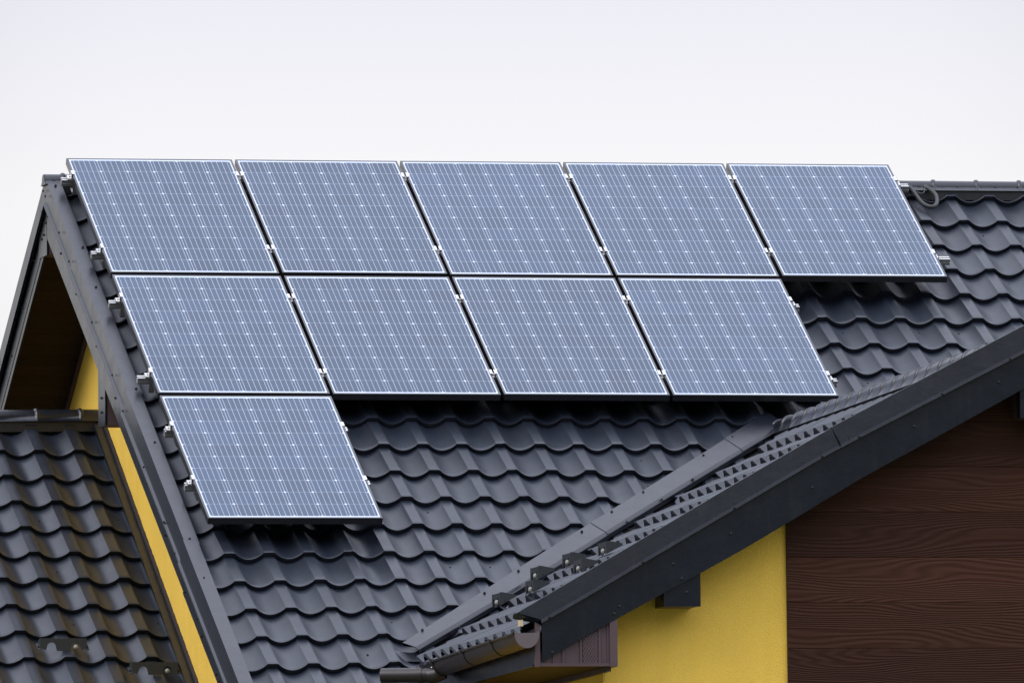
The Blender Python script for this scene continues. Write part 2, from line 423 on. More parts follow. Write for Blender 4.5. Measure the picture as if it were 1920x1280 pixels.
for (y, z) in [(.186,-.308),(.007,-.353),(.099,-.383),(-.43,-.614),(-.931,-.9),(-1.578,-1.264),(-2.163,-1.615),(-2.395,-1.755),(-3.147,-2.186),(-3.693,-2.522),(-4.294,-2.885),(-4.794,-3.167),(-5.21,-3.405)]:
    screw(fa, (-.143 if y > -4.2 else -.149, y, z), NX)
for (y, z) in [(.529,-.575),(.921,-.83),(1.334,-1.087)]: screw(fbk, (-.134, y, z), NX)
# purlin ends boxed in sheet metal and brown vinyl
def purlin_box_x(y0, y1, zb, zt, name='purlin_box'):
    mb = MB(); mb.box(-.128, .28, y0, y1, zb, zt); o = hb(mb, name, M_PLAST)
    mb = MB(); mb.box(-.1395, -.129, y0-.004, y1+.004, zb-.004, zt); f = mb.build('face_plate', M_FASC, o)
    return o, f
pb, pf = purlin_box_x(-1.80, -1.585, -1.745, -1.30)
for (y, z) in [(-1.70, -1.579), (-1.70, -1.664)]: screw(pf, (-.1400, y, z), NX)
pa, pf2 = purlin_box_x(.075, .335, -.575, -.30)
for (y, z) in [(.235, -.47), (.16, -.45)]: screw(pf2, (-.1400, y, z), NX)

# gable wall (left) and the other outer walls
XW = .28
zt = lambda y: ZR - .25 - abs(y-YR)*math.tan(TH)                 # underside of the roof
w = MB(); yf, yb = -6.3, 6.4
sec = [(yf, GZ), (yf, zt(yf)), (YR, zt(YR)), (yb, zt(yb)), (yb, GZ)]
w.loft([[Vector((x, y, z)) for y, z in sec] for x in (XW, XW+.3)])
hb(w, 'gable_wall', M_YEL)
w = MB(); w.loft([[Vector((x, y, z)) for y, z in sec] for x in (8.5, 8.8)]); hb(w, 'gable_wall', M_YEL)
w = MB(); w.box(XW+.3, 8.5, yf, yf+.3, GZ, zt(yf)); hb(w, 'wall', M_YEL)
w = MB(); w.box(XW+.3, 8.5, yb-.3, yb, GZ, zt(yb)); hb(w, 'wall', M_YEL)
# soffits under both slopes of the left gable
for sgn, nm in ((-1, 'front'), (1, 'back')):
    w = MB(); v1 = 7.6
    def q(x, v, h, sgn=sgn): return R(x, v, h) if sgn < 0 else fB(x, v, h)
    w.loft([[q(-.134, v, -.385), q(XW, v, -.385), q(XW, v, -.400), q(-.134, v, -.400)] for v in (.20, v1)])
    hb(w, 'soffit', M_SOFF)
    w = MB(); w.loft([[q(XW-.022, v, -.401), q(XW-.002, v, -.401), q(XW-.002, v, -.430), q(XW-.022, v, -.430)] for v in (.24, v1)])
    hb(w, 'soffit_trim', M_PLAST)

# ------------------------------------------------------------------ cross gable wing, projecting to the front
DX, DZ = -.043, -.0145
YG = -8.80; XR = 3.670
XE, ZE = .835, -3.349; AW = math.radians(27.95); CA, SA = math.cos(AW), math.sin(AW)
WLEN = (XR-XE)/CA
ZWR = ZE + (XR-XE)*math.tan(AW)
def wing_fn(u, v, h):                                            # u: towards the front, v: down the left slope
    return Vector((XR - v*CA - h*SA, -3.0 - u, ZWR - v*SA + h*CA + .009*u*(1-v/WLEN)))
crest_w = lambda k: .05 + .2305*k
wrows = [WLEN - .357*i for i in range(9, -1, -1)]; wrows = [0.0] + [r for r in wrows if r > .02]
wt = tile_sheet(wing_fn, lambda k: 5.755 - .2305*(25-k), -8, 25, wrows, seam=2, STEP=.038)
wing_roof = hb(wt, 'tiled_roof', M_TILE, 35)
# cut the wing tiles along the valley (vertical plane through the valley line)
VA = Vector((.93, R(.93, 6.43, HC).y, 0)); VB = Vector((3.58, R(3.58, 3.57, HC).y, 0))
def cut(o, p, n):
    me = o.data; bm = bmesh.new(); bm.from_mesh(me)
    bmesh.ops.bisect_plane(bm, geom=bm.verts[:]+bm.edges[:]+bm.faces[:], plane_co=p, plane_no=n, clear_outer=True)
    bm.to_mesh(me); bm.free()
dv = (VB-VA).normalized(); nv = Vector((-dv.y, dv.x, 0))         # points to the back-left
cut(wing_roof, VA + nv*(-.27), nv)
def wing_r(u, v, h):
    p = wing_fn(u, v, h); return Vector((2*XR-p.x, p.y, p.z))
wr2 = hb(tile_sheet(wing_r, lambda k: .07+.2305*k, -1, 25, wrows), 'tiled_roof', M_TILE, 35)
wing_cap = ridge_cap((XR, YG+.02, ZWR+.052), (XR, -2.92, ZWR+.004), (1, 0, 0), .27, .16, lift=-.002, r=.056, drop=.044, seal=.03, ww=.088)
# rounded end of the cap on the main slope
mb = MB(); secs = []
for i in range(7):
    t = i/6; secs.append([Vector(p) for p in cap_section(Vector((XR, -2.92+.16*math.sin(t*math.pi/2), ZWR+.007-.045*(1-math.cos(t*math.pi/2)))), Vector((1, 0, 0)), Vector((0, 0, 1)), 0.056*math.cos(t*math.pi/2*.93)+.002, .1-.05*t, .058)])
mb.loft(secs); hb(mb, 'ridge_cap_end', M_TRIM, 40)

# valley cover strip lying on the ends of the main tiles
def vline(tab):
    def f(u):
        for (a, x), (b_, y) in zip(tab, tab[1:]):
            if u <= b_ or (b_, y) == tab[-1]: return x+(y-x)*(u-a)/(b_-a)
    return f
vl = vline([(.867, 6.363), (1.96, 5.126), (2.521, 4.516), (3.177, 3.793), (3.578, 3.332)])
vr = vline([(.927, 6.431), (1.48, 5.847), (2.97, 4.222), (3.578, 3.57)])
def valley_piece(ua, ub, d, skewa=.06):
    mb = MB(); secs = []
    for i in range(9):
        u = ua+(ub-ua)*i/8; ul, ur = u, u + (skewa if i == 0 or i == 8 else skewa)
        L_ = R(ul, vl(ul), HC+.006+d); Rr = R(ur, vr(ur), HC+.012+d)
        Lx = R(ul+.004, vl(ul), HC-.012); f1 = R(ur+.012, vr(ur)+.010, HC+.002+d); f2 = R(ur+.022, vr(ur)+.024, HC+.010+d); f3 = R(ur+.024, vr(ur)+.028, HC-.012)
        top = [Lx, L_, Rr, f1, f2, f3]
        bot = [p - NR*.004 for p in reversed(top)]
        secs.append(top+bot)
    mb.loft(secs); return mb
v1 = hb(valley_piece(.867, 2.30, 0), 'valley_flashing', M_TRIM, 25)
v2 = hb(valley_piece(2.26, 3.32, .003), 'valley_flashing', M_TRIM, 25)
v3 = hb(valley_piece(3.29, 3.62, .006), 'valley_flashing', M_TRIM, 25)
for (u, v) in [(1.008,6.209),(1.458,5.732),(1.711,5.442),(2.184,4.923),(2.413,4.659),(2.653,4.393),(3.114,3.891),(3.339,3.642)]:
    screw(v1 if u < 2.3 else v2, R(u, v, HC+.010), NR)
for (u, v) in [(1.222,6.181),(2.473,4.80),(2.741,4.50),(2.982,4.225)]:
    screw(v1 if u < 2.3 else v2, R(u, v+.0, HC+.012), NR)
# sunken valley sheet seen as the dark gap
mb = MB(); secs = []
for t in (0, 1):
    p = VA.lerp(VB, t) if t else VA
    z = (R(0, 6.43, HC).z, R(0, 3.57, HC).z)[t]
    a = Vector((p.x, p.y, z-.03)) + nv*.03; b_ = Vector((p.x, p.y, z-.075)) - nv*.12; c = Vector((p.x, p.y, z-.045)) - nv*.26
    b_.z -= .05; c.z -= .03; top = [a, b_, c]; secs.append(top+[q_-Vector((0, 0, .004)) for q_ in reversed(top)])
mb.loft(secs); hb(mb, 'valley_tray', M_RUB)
# loose end of the valley underlay at its foot
mb = MB(); secs = []
for i in range(7):
    t = i/6; u = .84+.22*t
    a = R(u-.05, 6.40+.02*t, HC-.014-.02*math.sin(math.pi*t)); b_ = R(u+.02, 6.50+.02*t, HC-.045-.012*math.sin(math.pi*t)); c = R(u+.10, 6.55, HC-.02)
    secs.append([a, b_, c, c-NR*.003, b_-NR*.003, a-NR*.003])
mb.loft(secs); hb(mb, 'valley_lip', M_TRIM, 40)

# wing verge (front edge of the cross gable)
TOPL = [(.850, -3.265), (1.534, -2.873), (2.071, -2.562), (2.607, -2.259), (3.640, -1.728)]
FOLD = [(.985, -3.312), (1.234, -3.172), (1.609, -2.955), (2.548, -2.418), (2.788, -2.294), (3.640, -1.868)]
BOT = [(.985, -3.525), (1.231, -3.386), (2.044, -2.955), (2.785, -2.521), (3.178, -2.314), (3.640, -2.064)]
TOPL = [(a+DX, b+DZ) for a, b in TOPL]; FOLD = [(a+DX, b+DZ) for a, b in FOLD]; BOT = [(a+DX, b+DZ) for a, b in BOT]
def yfx(tab):
    f = vline(tab); return f
fT, fF, fBt = yfx(TOPL), yfx(FOLD), yfx(BOT)
def mir(p, s): return p if s > 0 else Vector((2*XR-p.x, p.y, p.z))
first_wv = first_wf = None
for s in (1, -1):
    for (a, b_, d) in ((.850+DX, 2.66+DX, 0), (2.60+DX, XR, .003)):
        mb = MB(); secs = []
        n = 14
        for i in range(n+1):
            x = a+(b_-a)*i/n
            # lower edge of the cap is cut square to the slope
            xf = x + .128*(1 - (x-.807)/(XR-.807))
            zt_, zf_ = fT(x)+d, fF(xf)
            top = [Vector((x, YG+.115, zt_-.022)), Vector((x, YG+.110, zt_-.004)), Vector((x, YG-d, zt_)), Vector((xf, YG-.004-d, zf_+.014)), Vector((xf, YG-.018-d, zf_+.004)), Vector((xf, YG-.019-d, zf_-.006)), Vector((xf, YG-.004, zf_-.010))]
            bot = [Vector((p.x, p.y+.004, p.z-.003)) for p in reversed(top)]
            secs.append([mir(p, s) for p in top+bot])
        mb.loft(secs); o = hb(mb, 'verge_trim', M_TRIM, 20); first_wv = first_wv or o
    mb = MB(); secs = []
    for i in range(21):
        x = .942+(XR-.942)*i/20
        off = .003 if x > 2.05 else 0
        top = [Vector((x, YG+.004, fF(x)-.004)), Vector((x, YG+.004, fBt(x)-off)), Vector((x, YG+.022, fBt(x)-off)), Vector((x, YG+.022, fF(x)-.004))]
        secs.append([mir(p, s) for p in top])
    mb.loft(secs); o = hb(mb, 'fascia', M_FASC); first_wf = first_wf or o
NY = Vector((0, -1, 0))
for (x, z) in [(1.022,-3.283),(1.542,-2.983),(2.052,-2.694),(2.543,-2.416),(2.75,-2.308),(3.216,-2.071),(3.60,-1.88)]:
    screw(first_wv, (x+DX, YG-.020, fF(x+DX)+.002), NY)
for (x, z) in [(1.04,-3.478),(1.384,-3.27),(1.414,-3.23),(1.713,-3.001),(1.759,-3.08),(2.035,-2.837),(2.49,-2.587),(3.063,-2.254),(3.539,-2.011)]:
    screw(first_wf, (x+DX, YG+.003, z+DZ), NY)
# pale batten end peeping out at the foot of the verge
mb = MB(); mb.box(.822, .840, YG+.01, YG+.06, -3.352, -3.318); hb(mb, 'batten_end', M_BATTEN)

# wing walls
YW = -8.545
XC = 1.375+DX
zw = lambda x: ZWR - .20 - abs(x-XR)*math.tan(AW)
w = MB(); x2 = 2*XR-XC
secp = [(XC, GZ), (XC, zw(XC)), (XR, zw(XR)), (x2, zw(x2)), (x2, GZ)]
w.loft([[Vector((x, y, z)) for x, z in secp] for y in (YW, YW+.3)])
hb(w, 'front_wall', M_YEL)
w = MB(); w.box(XC, XC+.3, YW+.3, yf-.001, GZ, zw(XC)); hb(w, 'wall', M_YEL)
w = MB(); w.box(x2-.3, x2, YW+.3, yf-.001, GZ, zw(x2)); hb(w, 'wall', M_YEL)
XB = 2.398+DX
w = MB(); secp = [(XB, GZ), (XB, zw(XB)), (XR, zw(XR)), (2*XR-XB, zw(XB)), (2*XR-XB, GZ)]
w.loft([[Vector((x, y, z)) for x, z in secp] for y in (YW-.020, YW-.001)])
hb(w, 'board_cladding', M_WOOD)
# wing gable soffit
for s in (1, -1):
    w = MB(); secs = []
    for x in (XC, XR):
        z = fBt(x)+.012
        secs.append([mir(p, s) for p in (Vector((x, YG+.024, z)), Vector((x, YW, z)), Vector((x, YW, z+.012)), Vector((x, YG+.024, z+.012)))])
    w.loft(secs); hb(w, 'soffit', M_SOFF)
# boxed purlin ends under the wing verge
def purlin_box_y(x0, x1, zb, zt_):
    mb = MB(); mb.box(x0, x1, YG+.033, YW, zb, zt_); o = hb(mb, 'purlin_box', M_PLAST)
    mb = MB(); mb.box(x0-.004, x1+.004, YG+.0235, YG+.032, zb-.004, zt_); f = mb.build('face_plate', M_FASC, o)
    mb = MB(); mb.box(x0-.006, x0-.002, YG+.033, YG+.09, zb-.004, zt_); mb.build('side_plate', M_FASC, o)
    return f
f1 = purlin_box_y(1.668+DX, 1.864+DX, -3.226+DZ, -2.95); screw(f1, (1.791+DX, YG+.0235, -3.153+DZ), NY)
purlin_box_y(3.625, 3.82, -2.215, -1.95); purlin_box_y(5.52, 5.72, -3.24, -2.95)

# boxed eave return: vinyl panel with perforated vent, on the gable end of the eave
EX0, EX1, EZ0 = .952+DX, 1.377+DX, -3.548+DZ
def ret_top(x): return fBt(max(x, .942)) + .03
mb = MB(); secs = []
for x in (EX0, EX1): secs.append([Vector((x, YG+.030, EZ0)), Vector((x, YG+.050, EZ0)), Vector((x, YG+.050, ret_top(x))), Vector((x, YG+.030, ret_top(x)))])
mb.loft(secs); ret = hb(mb, 'eave_return', M_PLAST)
for xr in (1.009, 1.062, 1.160, 1.262, 1.309):                      # raised ribs between the panels
    mb = MB()
    mb.loft([[Vector((x, YG+.022, EZ0+.012)), Vector((x, YG+.030, EZ0+.012)), Vector((x, YG+.030, ret_top(x))), Vector((x, YG+.022, ret_top(x)))] for x in (xr-.006, xr+.006)]); mb.build('rib', M_PLAST, ret)
mb = MB(); mb.box(EX0+.02, EX1, YG+.012, YG+.029, EZ0-.004, EZ0+.012); mb.build('edge_profile', M_PLAST, ret)
mb = MB(); mb.box(EX1-.018, EX1+.024, YG+.006, YW-.001, EZ0-.006, ret_top(EX1)); mb.build('corner_profile', M_PLAST, ret)
mb = MB(); mb.box(EX0-.004, EX0+.022, YG+.006, YG+.040, EZ0-.006, -3.33); mb.build('corner_profile', M_PLAST, ret)
# vent: plate with a real lattice
mb = MB(); vx0, vx1 = 1.172, 1.250; z = EZ0+.018; mb.box(vx0, vx1, YG+.026, YG+.030, EZ0+.012, ret_top(vx0)); mb.build('vent_back', M_RUB, ret)
mb = MB(); r_ = 0
nn = 30
for k in range(-10, nn):
    for dirn in (1, -1):
        # diagonal slats clipped to the vent opening
        xa, za = (vx0, EZ0+.012+k*.026) if dirn > 0 else (vx1, EZ0+.012+k*.026)
        xb, zb = (vx1, za+.130) if dirn > 0 else (vx0, za+.130)
        ztop = ret_top(vx0)
        t0 = max(0, (EZ0+.012-za)/(zb-za)); t1 = min(1, (ztop-za)/(zb-za))
        if t1 <= t0: continue
        p0 = Vector((xa+(xb-xa)*t0, 0, za+(zb-za)*t0)); p1 = Vector((xa+(xb-xa)*t1, 0, za+(zb-za)*t1))
        d = (p1-p0).normalized(); n_ = Vector((-d.z, 0, d.x))*.0042
        yy = YG+.022 if dirn > 0 else YG+.0235
        q4 = [p0-n_, p1-n_, p1+n_, p0+n_]
        mb.loft([[Vector((q_.x, yy, q_.z)) for q_ in q4], [Vector((q_.x, yy+.002, q_.z)) for q_ in q4]])
mb.build('vent_grille', M_PLAST, ret)
# eave fascia and soffit running back from the front corner
mb = MB(); mb.box(EX0-.004, EX0+.014, YG+.042, -5.2, EZ0+.0, -3.39); hb(mb, 'eave_fascia', M_FASC)
mb = MB(); mb.box(EX0-.012, EX0-.004, YG+.045, -5.2, EZ0-.004, EZ0+.006); hb(mb, 'eave_drip', M_FASC)
mb = MB(); mb.box(EX0+.014, XC, YG+.052, -5.2, EZ0-.002, EZ0+.012); hb(mb, 'eave_soffit', M_SOFF)
mb = MB(); mb.box(XC-.024, XC-.001, YG+.052, -5.2, EZ0-.030, EZ0-.003); hb(mb, 'soffit_trim', M_PLAST)

# ------------------------------------------------------------------ gutter on the wing's left eave
gut = tag(empty('rain_gutter', (.896, -8.62, -3.375)), 'dark brown half-round gutter with pale end cap under the cross gable eave', 'gutter')
def gb(mb, name, mat, smooth=None, parent=gut):
    o = mb.build(name, mat, None, smooth); o.parent = parent
    if parent is gut: o.matrix_parent_inverse = Matrix.Translation(-Vector(gut.location)); o.location = (DX, -.2, DZ)
    return o
GX, GR = .896, .066
def gz(y): return -3.378 - .028*(y+8.62)/2.2*0.9
def gsec(y, r, t, lip=True):
    pts = []
    if lip:
        for k in range(5):
            a = math.radians(300-k*75); pts.append((-r-.006+.006*math.cos(a), .000+.006*math.sin(a)))
    for k in range(17):
        a = math.pi + math.pi*k/16; pts.append((r*math.cos(a), r*1.18*math.sin(a)))
    poly = sheet(pts, t); return [Vector((GX+p.x, y, gz(y)+p.y)) for p in poly]
mb = MB(); mb.loft([gsec(y, GR, .002) for y in (-8.618, -7.5, -6.33)]); gb(mb, 'channel', M_GUT, 40)
M_CAPG = metal('pinkish_brown_end_cap', (.105, .085, .088), .5, .4, .1, .01)
mb = MB(); pts = [(GR*1.03*math.cos(math.pi+math.pi*k/20), GR*1.20*math.sin(math.pi+math.pi*k/20)) for k in range(21)] + [(GR*1.03, .012), (GR*.86, .012), (GR*.86, .004), (-GR*.80, .002), (-GR*.80, .010), (-GR*1.03, .008)]
mb.loft([[Vector((GX+x, y, gz(y)+z)) for x, z in pts] for y in (-8.626, -8.619)]); gb(mb, 'end_cap', M_CAPG, 30)
mb = MB(); mb.loft([[Vector((GX+x*.98, y, gz(y)+z*.98)) for x, z in pts[:21]] for y in (-6.334, -6.328)]); gb(mb, 'end_cap', M_GUT, 30)
for y in (-8.02, -7.27, -6.47):
    mb = MB(); mb.loft([gsec(yy, GR+.004, .002, False) for yy in (y-.014, y+.014)])
    mb.box(GX-GR-.018, GX-GR-.004, y-.016, y+.016, gz(y)-.012, gz(y)+.010)
    mb.box(GX+GR-.004, EX0-.002-DX, y-.010, y+.010, gz(y)-.01, gz(y)+.004)
    gb(mb, 'bracket', M_GUT, 40)
# outlet elbow and pipe stub pointing left
mb = MB(); mb.tube([(.90, -6.42, -3.455), (.86, -6.40, -3.475), (.83, -6.38, -3.478)], .044, 20); gb(mb, 'outlet', M_GUT, 50)
mb = MB(); P0, P1 = Vector((.86, -6.39, -3.474)), Vector((.585, -6.25, -3.470)); dd = (P1-P0).normalized()
aa = dd.cross(Vector((0, 0, 1))).normalized(); bb_ = dd.cross(aa)
ring = lambda c, r: [c+aa*r*math.cos(2*math.pi*k/24)+bb_*r*math.sin(2*math.pi*k/24) for k in range(24)]
mb.loft([ring(P0, .0415), ring(P1, .0415), ring(P1, .0385), ring(P0+dd*.05, .0385)], True, True)
gb(mb, 'pipe', M_GUT, 50)
mb = MB(); c = P0+dd*.07; mb.loft([ring(c, .046), ring(c+dd*.028, .046)]); mb.box(c.x-.02, c.x+.02, c.y-.012, c.y+.012, c.z+.04, c.z+.058); gb(mb, 'clamp_ring', M_GUT, 40)
mb = MB(); mb.tube([(.862, -6.44, -3.395), (.855, -6.43, -3.425), (.835, -6.41, -3.435)], .006, 8); gb(mb, 'clip', M_CLAMP, 50)

# ------------------------------------------------------------------ lower annex on the left
A2 = math.radians(31); C2, S2 = math.cos(A2), math.sin(A2)
annex = tag(empty('annex', (-2, .6, GZ)), 'lower side building at the left, dark grey tiled roof meeting the yellow gable wall', 'building')
def ab(mb, name, mat, smooth=None):
    o = mb.build(name, mat, None, smooth); o.parent = annex; o.matrix_parent_inverse = Matrix.Translation(-Vector(annex.location)); return o
def low_fn(u, v, h): return Vector((u, .6 - v*C2 - h*S2, -1.51 - .008 - v*S2 + h*C2))
def low_back(u, v, h): p = low_fn(u, v, h); return Vector((p.x, 1.2-p.y, p.z))
cl = lambda k: .075 + .2435*k
lrows = [.0, .093] + [.43+.3355*i for i in range(0, 14)]
lt = ab(tile_sheet(low_fn, cl, -16, 1, lrows, seam=1), 'tiled_roof', M_TILE, 35)
cut(lt, Vector((.262, 0, 0)), Vector((1, 0, 0)))
ab(tile_sheet(low_back, cl, -16, 1, lrows), 'tiled_roof', M_TILE, 35)
NL = Vector((0, -S2, C2))
for (u, v) in [(-.316,.257),(.187,.239),(-.303,.585),(.188,.574),(-.299,1.262),(.186,1.245),(.184,1.92),(-.299,1.929),(-.305,2.6),(.202,2.585),(-.315,3.294),(.176,2.931),(-.801,3.307)]:
    s_ = min((v-r)/.3355 for r in lrows if r <= v); screw(lt, low_fn(u, v, -.0445-STEP*(1-s_)), NL, .007)
o = ridge_cap((-4.0, .6, -1.555), (.262, .6, -1.518), (0, -1, 0), .27, .1, parent=annex, r=.052, drop=.03, seal=.05, ww=.082)
o.matrix_parent_inverse = Matrix.Translation(-Vector(annex.location))
# wall flashing along the yellow wall with a bead of brown sealant
mb = MB(); secs = []
for i in range(60):
    v = -.02 + i*.095
    w_ = .0
    pts = [(.218, -.012), (.220, .006), (.268, .010), (.270, .030), (.266, .030)]
    secs.append([low_fn(x, v, h) for x, h in pts] + [low_fn(x, v, h-.003) for x, h in reversed(pts)])
mb.loft(secs); fl = ab(mb, 'wall_flashing', M_TRIM, 25)
mb = MB(); secs = []
for i in range(220):
    v = .02 + i*.025; r = random.uniform(.0, .004); r2 = random.uniform(0, .006)
    secs.append([low_fn(.268, v, .008), low_fn(.2795, v, .008), low_fn(.2795, v, .045+r2), low_fn(.266-r, v, .034+r)])
mb.loft(secs); mb.build('sealant', M_SEAL, fl)
w = MB(); zl = lambda y: -1.60 - abs(y-.6)*math.tan(A2)
secp = [(-3.6, GZ), (-3.6, zl(-3.6)), (.6, zl(.6)), (4.8, zl(4.8)), (4.8, GZ)]
w.loft([[Vector((x, y, z)) for y, z in secp] for x in (-3.7, -3.4)]); ab(w, 'gable_wall', M_YEL)
w = MB(); w.box(-3.4, .277, -3.6, -3.3, GZ, zl(-3.6)); ab(w, 'wall', M_YEL)
w = MB(); w.box(-3.4, .277, 4.5, 4.8, GZ, zl(4.8)); ab(w, 'wall', M_YEL)

# ------------------------------------------------------------------ snow guards
def make_guard():
    e = empty('snow_guard')
    # local: x across the slope, y up the slope, z off the roof
    W_, Hh = .27, .070
    prof = [(-W_/2, .012), (-W_/2, Hh), (W_/2, Hh), (W_/2, .012), (.105, .0), (.098, .028)]
    for k in range(0, 9):
        a = math.pi*k/8; prof.append((.072+.026*math.cos(a), .022+.024*math.sin(a)))
    prof += [(.040, -.004), (-.040, -.004)]
    for k in range(0, 9):
        a = math.pi*k/8; prof.append((-.072+.026*math.cos(a), .022+.024*math.sin(a)))
    prof += [(-.105, .0)]
    mb = MB(); mb.loft([[Vector((x, y, z)) for x, z in prof] for y in (-.0015, .0015)]); mb.build('front_plate', M_GUARD, e)
    mb = MB(); mb.box(-W_/2, W_/2, .0018, .030, Hh-.004, Hh); mb.build('top_flange', M_GUARD, e)
    for s in (-1, 1):
        mb = MB(); x = s*W_/2; q = [(.0, .0), (.0, Hh+.004), (.014, Hh+.004), (.092, Hh-.010), (.092, .048)]
        mb.loft([[Vector((x+dx, y, z)) for y, z in q] for dx in (-.0015, .0015)]); mb.build('side_tab', M_GUARD, e)
        mb = MB(); mb.loft([[Vector((x+dx, y, z)) for y, z in [(0, 0), (.075, .041), (.075, .045), (0, .004)]] for dx in ((-.018, -.001) if s < 0 else (.001, .018))]); f = mb.build('foot', M_GUARD, e)
        screw(f, (x+s*.010, .030, .020), (0, -.5, .86), .007)
    mb = MB(); mb.loft([[(a*.015*math.cos(k*math.pi/6)+.072, -.004-zz, .018+a*.015*math.sin(k*math.pi/6)) for k in range(12)] for a, zz in ((1, 0), (.9, .010), (.4, .016))])
    mb.build('plug', M_PLUG, e, 50)
    return e
g0 = make_guard()
first = [True]
def place_guard(M, label, sy=1):
    e = g0 if first[0] else copy_tree(g0); first[0] = False
    e.matrix_world = M @ Matrix.Diagonal((sy, 1, 1, 1)); tag(e, label, 'snow guard', 'grey metal snow guards screwed to the roof tiles'); return e
def frame(o, x, y, z):
    m = Matrix((x, y, z)).transposed().to_4x4(); m.translation = o; return m
for (u, v), lab in (((-.536+.10, 3.03), 'black notched snow guard on the left annex roof, the upper one farther from the wall'), ((-.041+.10, 3.33), 'black notched snow guard on the left annex roof, nearest the yellow wall')):
    place_guard(frame(low_fn(u, v, -.003), Vector((1, 0, 0)), Vector((0, 1, 0)), Vector((0, 0, 1))), lab)
NWn = Vector((-SA, 0, CA)); upw = Vector((CA, 0, SA)); 
SW = [((931+12, 1136), 'lowest grey snow guard on the cross gable slope, by the gutter end'),
      ((994, 1112), ''), ((1003, 1085), ''), ((1063, 1085), ''), ((1063, 1060), ''), ((1130, 1040), '')]
WG = [(1.20, 3.42, 'lowest snow guard on the cross gable slope, just above the end of the valley strip'),
      (1.56, 3.05, 'second lowest snow guard on the cross gable slope, just below the valley gap'),
      (1.56, 2.45, 'snow guard on the cross gable slope touching the valley strip, right of the lowest one'),
      (1.92, 2.75, 'snow guard on the cross gable slope half hidden behind the verge edge'),
      (1.92, 2.2, 'snow guard on the cross gable slope standing directly above the half hidden one'),
      (2.28, 2.6, 'farthest right of the snow guards on the cross gable slope')]
SWP = [(1.398, -5.524), (1.461, -6.128), (1.748, -4.942), (1.60, -6.742), (1.832, -5.411), (1.829, -6.349)]
for (x, y), (_, _, lab) in zip(SWP, WG):
    v = (XR-x)/CA
    place_guard(frame(wing_fn(-3.0-y, v, .004), Vector((0, -1, 0)), Vector((1, 0, 0)), Vector((0, 0, 1))), lab, .78)

# ------------------------------------------------------------------ solar panels
cols = [(-.0281, .987), (1.0074, 2.0048), (2.0249, 3.0162), (3.0363, 4.0331), (4.0535, 5.0673)]
ROWP = PH + .0383
def make_panel():
    e = empty('solar_panel')
    lip, t = .0115, PT
    mb = MB()
    def ring(a, z): return [Vector((a, -a, z)), Vector((PW-a, -a, z)), Vector((PW-a, -PH+a, z)), Vector((a, -PH+a, z))]
    secs = [ring(.0, -t), ring(.0, -.0012), ring(.0012, 0), ring(lip-.0008, 0), ring(lip, -.0008), ring(lip, -.006), ring(.028, -t+.002), ring(.028, -t)]
    n = 4; vs = [p for q in secs for p in q]; fs = []
    for i in range(len(secs)):
        for j in range(4):
            k = (j+1) % 4; i2 = (i+1) % len(secs)
            fs.append((i*4+j, i*4+k, i2*4+k, i2*4+j))
    mb.add(vs, fs); mb.build('frame', M_FRAME, e)
    mb = MB(); mb.box(lip-.004, PW-lip+.004, -PH+lip-.004, -lip+.004, -.0062, -.0022); mb.build('glass', M_CELL, e)
    mb = MB(); mb.box(PW/2-.06, PW/2+.06, -.20, -.10, -.028, -.0066); mb.build('junction_box', M_RUB, e)
    return e
p0 = make_panel()
first_p = True
NAMES = {0: ['leftmost of the five panels in the top row, above the gable verge', 'second panel from the left in the top row of five', 'middle panel of the top row of five', 'fourth panel from the left in the top row of five', 'rightmost solar panel of the top row, beside the cable loop'],
         1: ['leftmost of the four panels in the second row, above the lone bottom panel', 'second panel from the left in the second row of four', 'third panel from the left in the second row of four', 'rightmost panel of the second row, its corner close to the cross gable ridge'],
         2: ['lone blue grey panel forming the third and lowest row']}
for r, cnt in ((0, 5), (1, 4), (2, 1)):
    for c in range(cnt):
        e = p0 if first_p else copy_tree(p0); first_p = False
        a, b_ = cols[c]
        e.location = R(a, r*ROWP, 0); e.rotation_euler = (TH+math.radians(random.uniform(-.12, .12)), math.radians(random.uniform(-.08, .08)), 0); e.scale = ((b_-a)/PW, 1, 1)
        tag(e, NAMES[r][c], 'solar panel', 'blue grey solar panels on the main roof slope')

# ------------------------------------------------------------------ aluminium mounting rails with their clamps
RV = [.215, 1.285, 1.985, 3.035, 3.765, 4.490]
RL = [-.090, -.083, -.093, -.099, -.062, -.067]
RRr = [5.150, 5.168, 4.085, 4.090, 1.012, 1.010]
CN = [5, 5, 4, 4, 1, 1]
LAB = ['aluminium rail under the top row of panels, nearest the ridge', 'aluminium rail under the lower half of the top row, poking out at both ends',
       'aluminium rail under the upper half of the second panel row', 'aluminium rail under the lower half of the second panel row',
       'short aluminium rail under the upper half of the lone bottom panel', 'short aluminium rail under the lower half of the lone bottom panel']
rail_pts = [(-.020, -.080), (-.020, -.064), (-.016, -.062), (-.016, -.058), (-.020, -.056), (-.020, -.0405), (-.007, -.0405), (-.007, -.052), (.007, -.052), (.007, -.0405), (.020, -.0405), (.020, -.056), (.016, -.058), (.016, -.062), (.020, -.064), (.020, -.080)]
def mk_mid():
    mb = MB(); W2 = .0215
    mb.box(-W2, -.006, -.028, .028, .0004, .0036); mb.box(.006, W2, -.028, .028, .0004, .0036)
    mb.box(-.008, -.006, -.028, .028, -.022, .0036); mb.box(.006, .008, -.028, .028, -.022, .0036); mb.box(-.008, .008, -.028, .028, -.024, -.020)
    return mb
